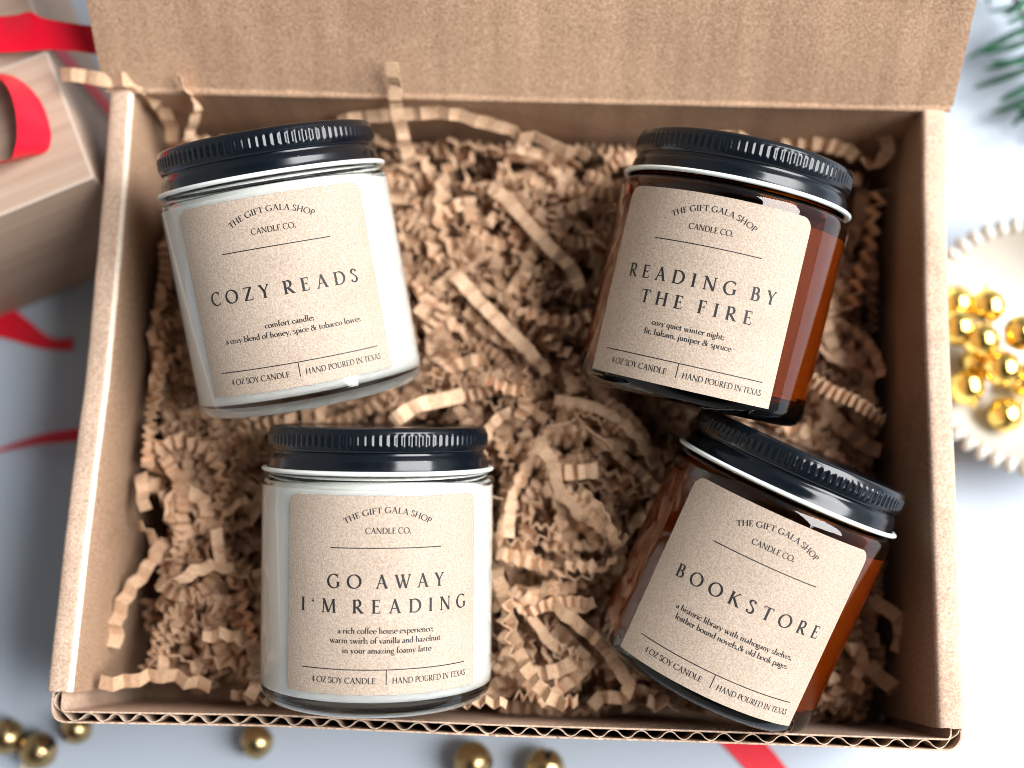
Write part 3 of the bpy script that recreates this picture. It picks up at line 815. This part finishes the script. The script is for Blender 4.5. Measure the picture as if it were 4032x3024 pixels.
# strips one can single out in the photo: photo pixel and height of each control point
SPECIAL = [
 ('long crinkled kraft strip hanging over the back left corner of the box', [(240, 292, 76), (330, 300, 75.5), (430, 318, 75), (515, 312, 75), (575, 345, 72), (615, 405, 66), (655, 445, 60), (680, 540, 54), (690, 640, 48)], 3.9, 0.85, 7.2, 0.25, 0),
 ('thin curled kraft strip standing up behind the lid of the COZY READS candle', [(702, 300, 79), (735, 360, 74), (776, 410, 69), (762, 480, 62), (735, 560, 56), (700, 600, 50)], 3.0, 0.5, 6.5, 1.35, 0.01),
 ('kraft strip standing upright in front of the lid fold of the box', [(1543, 262, 84), (1556, 340, 78), (1560, 430, 72), (1585, 520, 65), (1605, 610, 58), (1640, 690, 51)], 3.7, 0.7, 7.0, 0.15, 0),
 ('longest kraft strip arching along the back wall between the two rear lids', [(1330, 480, 62), (1420, 462, 63), (1530, 455, 64), (1660, 446, 66), (1790, 448, 66), (1890, 480, 64), (1985, 500, 62), (2050, 545, 60), (2130, 540, 60), (2200, 590, 57), (2280, 600, 55), (2360, 640, 53)], 3.7, 0.75, 7.5, 0.35, 0.004),
 ('bright straight kraft strip pointing diagonally at the READING BY THE FIRE label', [(1925, 730, 58), (1990, 780, 57.5), (2080, 880, 56), (2160, 970, 54), (2235, 1040, 52), (2275, 1110, 50), (2290, 1180, 46)], 3.8, 0.95, 6.2, 0.2, 0),
 ('long smooth kraft strip crossing the middle of the heap diagonally', [(1790, 1080, 52), (1880, 1180, 53), (1990, 1290, 54), (2090, 1390, 53), (2170, 1480, 50)], 4.0, 0.7, 5.4, -0.1, 0.01),
 ('kraft strip with its bright square end just above the GO AWAY lid', [(1545, 1665, 61), (1600, 1620, 61), (1660, 1590, 60), (1740, 1575, 58), (1850, 1550, 54)], 4.2, 0.8, 6.4, 0.2, 0),
 ('crumpled kraft strip zigzagging down beside the GO AWAY candle to the front edge', [(1955, 2240, 54), (1985, 2350, 54), (2010, 2450, 54), (2040, 2560, 54), (2085, 2650, 56), (2140, 2720, 58), (2200, 2770, 60), (2260, 2780, 61)], 3.7, 1.0, 5.2, 0.3, 0.0),
 ('folded kraft strip bent back on itself beside the BOOKSTORE candle', [(2190, 2390, 54), (2290, 2470, 55), (2380, 2550, 55), (2440, 2640, 54), (2480, 2710, 52), (2440, 2750, 49), (2350, 2745, 47), (2340, 2800, 46)], 3.6, 0.9, 6.0, 0.5, 0.0),
 ('tightly pleated kraft strip running down the right of the READING BY THE FIRE candle', [(3470, 740, 44), (3440, 830, 43), (3430, 930, 42), (3400, 1040, 41), (3370, 1150, 40), (3340, 1260, 38)], 4.2, 2.0, 4.6, 1.25, 0.0),
 ('pleated kraft strip with a flat end in the dark gap above the BOOKSTORE lid', [(3230, 1590, 34), (3300, 1660, 35), (3360, 1720, 36), (3420, 1760, 37), (3500, 1785, 38)], 4.2, 1.1, 5.0, 0.25, 0.0),
 ('thin kraft strip seen on edge slanting through the heap above the BOOKSTORE candle', [(2150, 1690, 59), (2220, 1665, 60), (2280, 1650, 60), (2340, 1710, 58), (2400, 1760, 55), (2450, 1805, 52)], 3.4, 0.35, 9.0, 1.5, 0.0),
 ('bright kraft strip stepping down the heap right of the GO AWAY lid', [(2120, 1720, 60), (2150, 1790, 59), (2190, 1850, 58), (2190, 1920, 57), (2240, 1980, 56), (2290, 2030, 54), (2320, 2100, 50)], 3.6, 0.9, 7.4, 0.3, 0.0),
 ('kraft strip laid like a row of steps beside the left wall near the front corner', [(640, 2130, 44), (590, 2230, 46), (520, 2310, 48), (470, 2400, 49), (455, 2490, 49), (440, 2560, 48)], 4.4, 0.9, 6.0, 0.2, 0.0),
 ('kraft strip laid against the front left corner of the box', [(400, 2690, 60), (470, 2690, 58), (560, 2670, 56), (660, 2660, 54), (760, 2690, 52), (850, 2700, 50)], 4.0, 1.0, 6.5, 0.3, 0.0),
 ('pale bent kraft strip end in the corner gap right of the BOOKSTORE candle', [(3415, 2615, 42), (3465, 2665, 43), (3510, 2700, 42), (3535, 2760, 39)], 4.4, 0.7, 6.0, 0.2, 0.0),
 ('short folded kraft strip beside the right glass edge of the BOOKSTORE candle', [(3320, 2560, 38), (3370, 2550, 40), (3400, 2600, 41), (3375, 2670, 39), (3390, 2740, 36)], 4.0, 1.0, 5.0, 0.4, 0.02),
 ('kraft strip leaning on the right box wall above the corner gap', [(3425, 2350, 40), (3480, 2395, 42), (3535, 2430, 42), (3548, 2500, 39), (3530, 2570, 35)], 4.0, 0.9, 6.0, 0.3, 0.0),
 ('kraft strip with two loose flat ends in the back right corner of the box', [(3470, 520, 52), (3500, 580, 51), (3470, 640, 49), (3410, 640, 47), (3390, 600, 46)], 4.2, 0.6, 6.5, 0.3, 0.02),
 ('pleated kraft strip behind the upper right edge of the READING BY THE FIRE lid', [(3060, 575, 46), (3150, 560, 48), (3240, 570, 49), (3330, 590, 48), (3400, 640, 44)], 4.2, 1.3, 4.4, 0.5, 0.0),
 ('short kraft tip showing over the back of the READING BY THE FIRE lid', [(2780, 545, 54), (2840, 545, 56), (2900, 540, 57), (2950, 570, 55)], 4.2, 0.8, 6.5, 0.4, 0.0),
 ('pleated kraft ribbon lying level beside the top right of the GO AWAY candle', [(2150, 1850, 52), (2230, 1860, 53), (2310, 1855, 54), (2390, 1850, 53)], 4.4, 0.9, 3.8, 0.15, 0.0),
]
rng = random.Random(21)
KEEP = []
for lab, pts, w, amp, per, roll, tw in SPECIAL:
    pth = resample(smooth_path([at(*q) for q in pts], 1.0), 1.0)
    r = strip_mesh(pth, w, amp, per, roll, tw, 0.08, rng)
    KEEP += pth[::3]
    o = mesh_obj('paper_strip', *r, M_SHRED)
    tag(o, lab, 'paper strip')

def covers(pth):
    """would this strip lie on top of one of the strips placed above?"""
    for k in KEEP:
        d = (CAM-k).normalized()
        for p in pth[::3]:
            q = p-k; a = q.dot(d)
            if a > -1.5 and (q-d*a).length < 4.2: return True
    return False

# 280 loose strips of the top layers, each its own object
n_made = 0; tries = 0
while n_made < 276 and tries < 90000:
    tries += 1
    x, y = rng.uniform(-110, 110), rng.uniform(-87, 82)
    fz = fill_z(x, y)
    depth = rng.random()**1.1
    z = fz + 5 - depth*14
    L = rng.choice((14, 20, 26, 34, 44, 55))*rng.uniform(0.8, 1.2)
    if rng.random() < 0.22:                 # some lie along the walls
        side = rng.choice('fffflrb')
        if side == 'f': x, y, hd, lift = rng.uniform(-108, 100), rng.uniform(-85.5, -80), rng.choice((0, PI)), 9
        elif side == 'b': x, y, hd, lift = rng.uniform(-105, 105), rng.uniform(76, 80), rng.choice((0, PI)), 0
        else: x, y, hd, lift = rng.uniform(103, 108)*(1 if side == 'r' else -1), rng.uniform(-80, 75), rng.choice((PI/2, -PI/2)), 2
        pth = rand_path(rng, x, y, min(60, fill_z(x, y)+lift-depth*12), L, 0.10, 0.012, hd+rng.gauss(0, 0.05))
    else:
        pth = rand_path(rng, x, y, z, L, 0.30, 0.05)
    if not ok_path(pth, 10, 63, 1.5): continue
    if covers(pth): continue
    if any(p.z > fill_z(p.x, p.y)+14 for p in pth): continue
    tight = rng.random() < 0.55
    per = rng.uniform(2.2, 3.7) if tight else rng.uniform(4.0, 7.2)
    amp = rng.uniform(1.0, 1.9) if tight else rng.uniform(0.5, 1.35)
    roll = rng.choice((0, 0, 0, 1, 1))*rng.uniform(0.5, 1.6)*rng.choice((-1, 1)) + rng.gauss(0, 0.3)
    r = strip_mesh(pth, rng.uniform(2.9, 4.2), amp, per, roll, rng.gauss(0, 0.02), 0.18, rng)
    if not r: continue
    o = mesh_obj('paper_strip', *r, M_SHRED)
    lab, grp = region(pth[len(pth)//2])
    tag(o, lab, 'paper strip', grp)
    n_made += 1
print('strips', n_made, tries)
# the deep mass under them
AV, AF = [], []
n2 = 0; tries = 0
while n2 < 1900 and tries < 120000:
    tries += 1
    x, y = rng.uniform(-111, 111), rng.uniform(-87, 82)
    fz = fill_z(x, y)
    z = fz-1 - (fz-9)*rng.random()**1.5
    pth = rand_path(rng, x, y, z, rng.uniform(18, 55), 0.2, 0.05)
    if not ok_path(pth, 4.5, fz+1, 1.2): continue
    if z > fz-10 and covers(pth): continue
    tight = rng.random() < 0.4
    r = strip_mesh(pth, rng.uniform(2.9, 4.2), rng.uniform(0.6, 1.7), rng.uniform(2.4, 6), rng.uniform(-1.6, 1.6), rng.gauss(0, 0.02), 0.12, rng)
    if not r: continue
    b = len(AV); AV += r[0]; AF += [tuple(i+b for i in f) for f in r[1]]
    n2 += 1
tag(mesh_obj('paper_shred', AV, AF, M_SHRED), 'deep layer of crinkled kraft paper shred filling the box under the loose strips', 'paper shred', kind='stuff')

# ------------------------------------------------------------------ ribbons
def ribbon(name, A, B, parent, mat=None, th=0.18, label=None):
    """satin band between two edge curves (lists of Vectors)"""
    a = smooth_path(A, 1.2); L = sum((q-p).length for p, q in zip(a, a[1:]))
    n = max(12, int(L/1.2))
    def even(P):
        P = smooth_path(P, 0.6); tot = sum((q-p).length for p, q in zip(P, P[1:]))
        return resample(P, tot/n*0.999999)[:n]
    a, b = even(A), even(B); n = min(len(a), len(b)); V, F = [], []; K = 9
    for i in range(n):
        t = a[min(i+1, n-1)]-a[max(i-1, 0)]; w = b[i]-a[i]; nn = t.cross(w).normalized()
        for s in (1, -1):
            for k in range(K):
                f = k/(K-1); edge = 0.10 if k in (0, K-1) else 0
                V.append(a[i]+w*f+nn*s*(th/2+edge*(0.6+0.4*math.sin(i*2.1))))
    for i in range(n-1):
        p, q = i*2*K, (i+1)*2*K
        for k in range(K-1):
            F.append((p+k, p+k+1, q+k+1, q+k)); F.append((p+K+k, q+K+k, q+K+k+1, p+K+k+1))
        F.append((p, q, q+K, p+K)); F.append((p+K-1, p+2*K-1, q+2*K-1, q+K-1))
    for p in (0, (n-1)*2*K):
        for k in range(K-1): F.append((p+k, p+K+k, p+K+k+1, p+k+1))
    o = mesh_obj(name, V, F, mat or M_RED, parent); fix_normals(o); autosmooth(o, 60)
    return o

# ------------------------------------------------------------------ gift boxes on the left
def gift(name, corner, ang, wid, dep, h, lab):
    """corner: front right top corner (x, y); wid to the left, dep to the back"""
    e = empty(name, (corner.x, corner.y, 0)); tag(e, lab, 'gift box', 'wrapped gift boxes beside the mailer box')
    e.rotation_euler = (0, 0, ang)
    bm = bmesh.new()
    bmesh.ops.create_cube(bm, size=1.0)
    for v in bm.verts: v.co = V3(((v.co.x-0.5)*wid, (v.co.y+0.5)*dep, (v.co.z+0.5)*h+0.1))*MM
    bmesh.ops.bevel(bm, geom=bm.edges[:], offset=0.7*MM, segments=2, profile=0.7, affect='EDGES')
    me = bpy.data.meshes.new('box_body'); bm.to_mesh(me); bm.free(); me.materials.append(M_GIFT)
    me.materials.append(M_GIFTEDGE)
    for p in me.polygons:
        if p.area < 2e-4 and max(abs(c) for c in p.normal) < 0.999: p.material_index = 1
    b = bpy.data.objects.new('box_body', me); COL.objects.link(b); b.parent = e
    autosmooth(b, 30)
    return e
C1 = at(372, 700, 70); Bk = at(185, 200, 70)
a1 = math.atan2((Bk-C1).y, (Bk-C1).x)-PI/2
g1 = gift('gift_box', C1, a1, 92, (Bk-C1).length, 70, 'gift box in brown kraft paper with a looped red satin bow, nearest the front')
C2 = at(196, 128, 66)
C2 = V3((Bk.x-1.0, Bk.y+2.0, 0))
g2 = gift('gift_box', C2, a1, 70, 70, 66, 'gift box in brown kraft paper behind the bowed one, mostly hidden by the box lid')

def to_local(e, pts):
    m = Matrix.Translation(V3((e.location.x, e.location.y, 0))/MM) @ Matrix.Rotation(e.rotation_euler.z, 4, 'Z')
    mi = m.inverted()
    return [mi @ p for p in pts]
# the standing loop of the bow (lower edge, upper edge)
low = [at(-60, 300, 73), at(20, 292, 71), at(95, 328, 70.6), at(162, 405, 70.5), at(197, 505, 70.5), at(198, 565, 70.5), at(176, 600, 70.5), at(90, 626, 70.5), at(0, 644, 70.6), at(-70, 660, 71)]
up = [at(-60, 300, 82), at(0, 312, 82), at(30, 345, 81.5), at(55, 410, 81), at(66, 480, 80.5), at(66, 550, 80), at(54, 600, 79.5), at(38, 628, 78), at(-20, 640, 76), at(-70, 650, 76)]
ribbon('bow_loop', to_local(g1, low), to_local(g1, up), g1)
# the flat tail running right across both boxes
r0 = [at(-80, 60, 72.5), at(0, 64, 72.5), at(60, 60, 74), at(120, 46, 76), at(165, 70, 75), at(260, 88, 73.5), at(350, 101, 72), at(470, 116, 66), at(560, 130, 60)]
r1 = [at(-80, 215, 71), at(0, 208, 71), at(60, 205, 71), at(120, 200, 71), at(185, 196, 71), at(280, 200, 70.6), at(375, 213, 69), at(480, 228, 64), at(560, 240, 58)]
ribbon('bow_tail', to_local(g1, r0), to_local(g1, r1), g1)
# band down the right side of the hind box
gx = to_local(g2, [V3((0, 0, 0))])
ribbon('ribbon_band', [V3((0.25, 2.0, 66.0)), V3((0.25, 2.0, 40)), V3((0.25, 2.0, 1))], [V3((0.25, 11.5, 66.0)), V3((0.25, 11.5, 40)), V3((0.25, 11.5, 1))], g2)
# ribbon ends on the table
def gt(x, y, z): return at(x, y, z)
tl = ribbon('ribbon_tail', [gt(-40, 1190, 3), gt(30, 1205, 2), gt(110, 1260, 1), gt(200, 1330, 0.6), gt(300, 1330, 0.4)], [gt(-40, 1320, 1), gt(30, 1335, 0.6), gt(100, 1355, 0.5), gt(180, 1375, 0.4), gt(300, 1380, 0.4)], None)
tag(tl, 'dark red ribbon tail lying at the foot of the front gift box', 'ribbon')
t2 = ribbon('ribbon_tail', [gt(-20, 1775, 0.5), gt(60, 1745, 4), gt(150, 1715, 8), gt(240, 1697, 9), gt(330, 1685, 8), gt(420, 1680, 6)], [gt(-20, 1785, 0.5), gt(60, 1765, 0.5), gt(150, 1750, 1.5), gt(240, 1742, 2), gt(330, 1736, 1), gt(420, 1735, 0.6)], None)
tag(t2, 'red ribbon end standing on its edge beside the left wall of the mailer box', 'ribbon')
t3 = ribbon('ribbon_tail', [gt(2770, 2870, 0.5), gt(2848, 2937, 0.5), gt(2931, 3024, 0.5), gt(3010, 3110, 0.5)], [gt(2950, 2870, 0.5), gt(3025, 2937, 0.5), gt(3097, 3024, 0.5), gt(3170, 3110, 0.5)], None)
tag(t3, 'red satin ribbon lying on the white table under the front right of the box', 'ribbon')

# ------------------------------------------------------------------ jingle bells
def bell(p, r, mat, lab, rot, grp):
    e = empty('jingle_bell', p); e.rotation_euler = rot; tag(e, lab, 'bell', grp)
    prof = []
    for i in range(25):
        a = -PI/2+PI*i/24
        rr, z = r*math.cos(a), r*math.sin(a)
        if i == 12: rr *= 1.045
        prof.append((max(rr, 0.02), z))
    n = 40; V, F = lathe(prof, n)
    # cross slots on the lower half: leave faces out
    F2 = []
    for f in F:
        c = sum((V3(V[i]) for i in f), V3())/4
        if c.z < -0.12*r and (abs(c.x) < 0.10*r or abs(c.y) < 0.10*r): continue
        F2.append(f)
    o = mesh_obj('bell_body', V, F2, mat, e); fix_normals(o); autosmooth(o, 60)
    V, F = lathe([(r*0.86*math.cos(-PI/2+PI*i/10)+0.02, r*0.86*math.sin(-PI/2+PI*i/10)) for i in range(11)], 16)
    mesh_obj('clapper', V, F, M_DARK, e, smooth=True)
    V, F = [], []
    for i in range(14):
        A = 2*PI*i/14
        for j in range(6):
            B_ = 2*PI*j/6; rad = 0.20*r+0.055*r*math.cos(B_)
            V.append((rad*math.cos(A), 0.055*r*math.sin(B_), r*1.12+rad*math.sin(A)))
    for i in range(14):
        for j in range(6):
            F.append((i*6+j, ((i+1) % 14)*6+j, ((i+1) % 14)*6+(j+1) % 6, i*6+(j+1) % 6))
    l = mesh_obj('hanging_loop', V, F, mat, e, smooth=True)
    return e
brng = random.Random(5)
def rr(): return (brng.uniform(-1.2, 1.2), brng.uniform(-1.2, 1.2), brng.uniform(0, 6))
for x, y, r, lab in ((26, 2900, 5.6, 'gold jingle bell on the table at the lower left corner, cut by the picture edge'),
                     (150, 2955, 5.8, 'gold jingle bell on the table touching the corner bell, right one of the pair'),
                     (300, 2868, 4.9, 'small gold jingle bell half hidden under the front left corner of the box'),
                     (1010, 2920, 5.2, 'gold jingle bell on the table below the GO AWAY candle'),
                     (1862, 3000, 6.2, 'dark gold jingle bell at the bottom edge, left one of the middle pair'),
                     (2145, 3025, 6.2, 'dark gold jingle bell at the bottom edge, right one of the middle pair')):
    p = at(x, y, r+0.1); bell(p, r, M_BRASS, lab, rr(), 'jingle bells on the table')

# ------------------------------------------------------------------ beaded bowl with bells
BC = V3((162.6, 29.6, 0))
bowl = empty('beaded_bowl', (BC.x, BC.y, 0.1)); tag(bowl, 'white ceramic bowl with a beaded rim, full of gold bells', 'bowl')
BP = [(20, 0), (21, 0.3), (22, 1.5), (27, 4.5), (33, 9), (37, 15), (39.2, 20.5), (39.5, 21.6), (38.8, 22.2), (37.6, 21.6), (35.6, 16), (31.6, 10.3), (26, 6.2), (18, 4.2), (8, 3.7)]
V, F = lathe(BP, 96); cap(V, F, 96, 0, 0.6, True); cap(V, F, 96, len(BP)-1, 3.6, False)
bb = mesh_obj('bowl_body', V, F, M_BOWL, bowl); fix_normals(bb); autosmooth(bb, 60)
V, F = [], []
nb = 54
for i in range(nb):
    a = 2*PI*i/nb
    v, f = lathe([(1.95*math.cos(-PI/2+PI*k/10)+0.01, 2.2*math.sin(-PI/2+PI*k/10)) for k in range(11)], 12)
    b0 = len(V); V += [(39.4*math.cos(a)+x*1.5*math.cos(a)-y*math.sin(a), 39.4*math.sin(a)+x*1.5*math.sin(a)+y*math.cos(a), 21.4+z) for x, y, z in v]; F += [tuple(q+b0 for q in ff) for ff in f]
mesh_obj('bead_rim', V, F, M_BOWL, bowl, smooth=True)
for x, y, z, where in ((3762, 1195, 13, 'highest of those beside the box wall'), (3889, 1205, 15, 'at the back of the heap'), (3768, 1290, 18, 'just under the highest one by the wall'), (3862, 1338, 19, 'in the middle of the heap'),
                   (4022, 1312, 18, 'cut by the right picture edge'), (3945, 1450, 18, 'just below the middle of the heap'), (3805, 1525, 14, 'at the lower left of the heap'), (3956, 1632, 12, 'lowest in the picture'), (4040, 1500, 11, 'low down at the right picture edge'), (3850, 1430, 10, 'underneath the others in the bowl')):
    p = at(x, y, z); d = p-BC; d.z = 0
    bell(p, 5.7, M_GOLD, 'shiny gold jingle bell in the white bowl, '+where, rr(), 'gold jingle bells in the bowl')

# ------------------------------------------------------------------ fir sprig
sp = empty('fir_sprig', tuple(at(4100, 300, 8))); tag(sp, 'green fir sprig lying on the table behind the bowl', 'sprig')
def loc(p): return p-V3(tuple(at(4100, 300, 8)))
V, F = [], []
stem = [at(4260, 560, 5), at(4160, 380, 8), at(4090, 200, 10), at(4010, 20, 12), at(3930, -160, 12)]
S = resample(smooth_path(stem, 2), 2.0)
for i, p in enumerate(S):
    for k in range(6):
        V.append(loc(p)+V3((1.0*math.cos(k*PI/3), 0.4*math.cos(k*PI/3), 1.0*math.sin(k*PI/3))))
for i in range(len(S)-1):
    for k in range(6): F.append((i*6+k, i*6+(k+1) % 6, (i+1)*6+(k+1) % 6, (i+1)*6+k))
mesh_obj('twig', V, F, M_TWIG, sp, smooth=True)
def needle(name, P, w):
    P = smooth_path(P, 2.0); V, F = [], []; n = len(P)
    for i, p in enumerate(P):
        t = (P[min(i+1, n-1)]-P[max(i-1, 0)]).normalized(); s = t.cross(V3((0, 0.25, 1))).normalized(); u = s.cross(t)
        f = i/(n-1); ww = w*(0.35+0.65*math.sin(PI*min(1, f*0.75+0.25))**0.7)*(1 if f < 0.9 else (1-f)/0.1*0.7+0.3)
        for q in (s*ww+u*0.1, u*0.45, -s*ww+u*0.1, -u*0.25): V.append(loc(p)+q)
    for i in range(n-1):
        for k in range(4): F.append((i*4+k, i*4+(k+1) % 4, (i+1)*4+(k+1) % 4, (i+1)*4+k))
    F.append((0, 1, 2, 3)); e = (n-1)*4; F.append((e+3, e+2, e+1, e))
    mesh_obj(name, V, F, M_NEEDLE, sp, smooth=True)
for (x0, y0, z0), (x1, y1, z1), (x2, y2, z2), w in (
    ((4150, 60, 12), (3960, 150, 14), (3800, 235, 7), 1.5), ((4170, 110, 12), (4000, 180, 15), (3850, 210, 10), 1.5),
    ((4170, 225, 10), (4000, 290, 12), (3830, 350, 7), 1.5), ((4200, 300, 8), (4030, 400, 9), (3900, 445, 5), 1.5),
    ((4200, 340, 8), (4060, 420, 8), (3985, 500, 4), 1.4), ((4110, -30, 12), (3980, 30, 16), (3890, 45, 14), 1.3), ((3960, -120, 12), (3900, -40, 14), (3892, 30, 9), 1.2),
    ((4230, 420, 6), (4120, 500, 6), (4040, 560, 3), 1.4), ((4140, 40, 12), (4080, 120, 18), (3990, 140, 20), 1.3), ((4060, -120, 12), (3960, -70, 15), (3850, -60, 9), 1.3),
    ((4160, 150, 14), (4020, 235, 18), (3870, 275, 14), 1.6), ((4170, 190, 14), (4060, 240, 20), (3900, 245, 18), 1.5), ((4190, 260, 12), (4070, 330, 15), (3930, 400, 12), 1.6),
    ((4220, 380, 10), (4110, 450, 12), (4010, 470, 9), 1.5), ((4080, -40, 16), (4000, 40, 20), (3950, 60, 18), 1.4), ((4120, 20, 18), (4040, 60, 22), (3960, 95, 20), 1.4), ((4200, 340, 14), (4100, 420, 18), (4000, 430, 14), 1.5)):
    needle('needle', [at(x0, y0, z0), at(x1, y1, z1), at(x2, y2, z2)], w)

# ------------------------------------------------------------------ light, world, camera
w = bpy.data.worlds.new('World'); sc.world = w; w.use_nodes = True
wt = w.node_tree; bg = wt.nodes['Background']; bg.inputs['Strength'].default_value = 1.0
wc = wt.nodes.new('ShaderNodeTexCoord'); wd = wt.nodes.new('ShaderNodeVectorMath'); wd.operation = 'DOT_PRODUCT'
wd.inputs[1].default_value = V3((0.88, 0.34, 0.34)).normalized()
wm = wt.nodes.new('ShaderNodeMapRange'); wm.inputs['From Min'].default_value = -1.0
wr = wt.nodes.new('ShaderNodeValToRGB'); el = wr.color_ramp.elements
el[0].position = 0.25; el[0].color = (0.46, 0.45, 0.445, 1)
el[1].position = 1.0; el[1].color = (0.78, 0.83, 0.92, 1)
e_ = el.new(0.66); e_.color = (0.17, 0.175, 0.18, 1)
e_ = el.new(0.82); e_.color = (0.30, 0.33, 0.38, 1)
wt.links.new(wc.outputs['Generated'], wd.inputs[0]); wt.links.new(wd.outputs['Value'], wm.inputs['Value'])
wt.links.new(wm.outputs['Result'], wr.inputs['Fac'])
pd = wt.nodes.new('ShaderNodeVectorMath'); pd.operation = 'DOT_PRODUCT'; pd.inputs[1].default_value = V3((0.0, -0.38, 0.92)).normalized()
pr = wt.nodes.new('ShaderNodeMapRange'); pr.interpolation_type = 'SMOOTHSTEP'
pr.inputs['From Min'].default_value = 0.66; pr.inputs['From Max'].default_value = 0.90; pr.inputs['To Min'].default_value = 1.0; pr.inputs['To Max'].default_value = 0.12
pm = wt.nodes.new('ShaderNodeVectorMath'); pm.operation = 'SCALE'
wt.links.new(wc.outputs['Generated'], pd.inputs[0]); wt.links.new(pd.outputs['Value'], pr.inputs['Value'])
wt.links.new(wr.outputs['Color'], pm.inputs[0]); wt.links.new(pr.outputs['Result'], pm.inputs['Scale']); wt.links.new(pm.outputs['Vector'], bg.inputs['Color'])
def area(name, loc, target, sx, sy, power, col):
    d = bpy.data.lights.new(name, 'AREA'); d.shape = 'RECTANGLE'; d.size = sx; d.size_y = sy; d.energy = power; d.color = col
    o = bpy.data.objects.new(name, d); COL.objects.link(o); o.location = loc
    o.rotation_euler = (V3(target)-V3(loc)).to_track_quat('-Z', 'Y').to_euler()
    return o
area('window_light', (1.22, 0.12, 1.36), (0, 0, 0.05), 1.5, 1.2, 98.0, (0.985, 0.988, 0.995))

cd = bpy.data.cameras.new('Camera'); cam = bpy.data.objects.new('Camera', cd); COL.objects.link(cam)
cam.matrix_world = Matrix.Translation(CAM*MM) @ CR.to_4x4()
cd.sensor_width = 36.0; cd.lens = FPX/4032*36.0; cd.clip_start = 0.01; cd.clip_end = 10
cd.dof.use_dof = True; cd.dof.focus_distance = 0.325; cd.dof.aperture_fstop = 4.8; cd.dof.aperture_blades = 0
sc.camera = cam
sc.view_settings.view_transform = 'Standard'; sc.view_settings.look = 'None'
sc.view_settings.exposure = 0.0; sc.view_settings.gamma = 1.0
try: sc.view_settings.use_curve_mapping = False
except Exception: pass
sc.cycles.use_denoising = True
sc.cycles.filter_width = 0.9
sc.cycles.max_bounces = 14; sc.cycles.transmission_bounces = 12; sc.cycles.glossy_bounces = 6; sc.cycles.diffuse_bounces = 5
sc.cycles.sample_clamp_indirect = 12
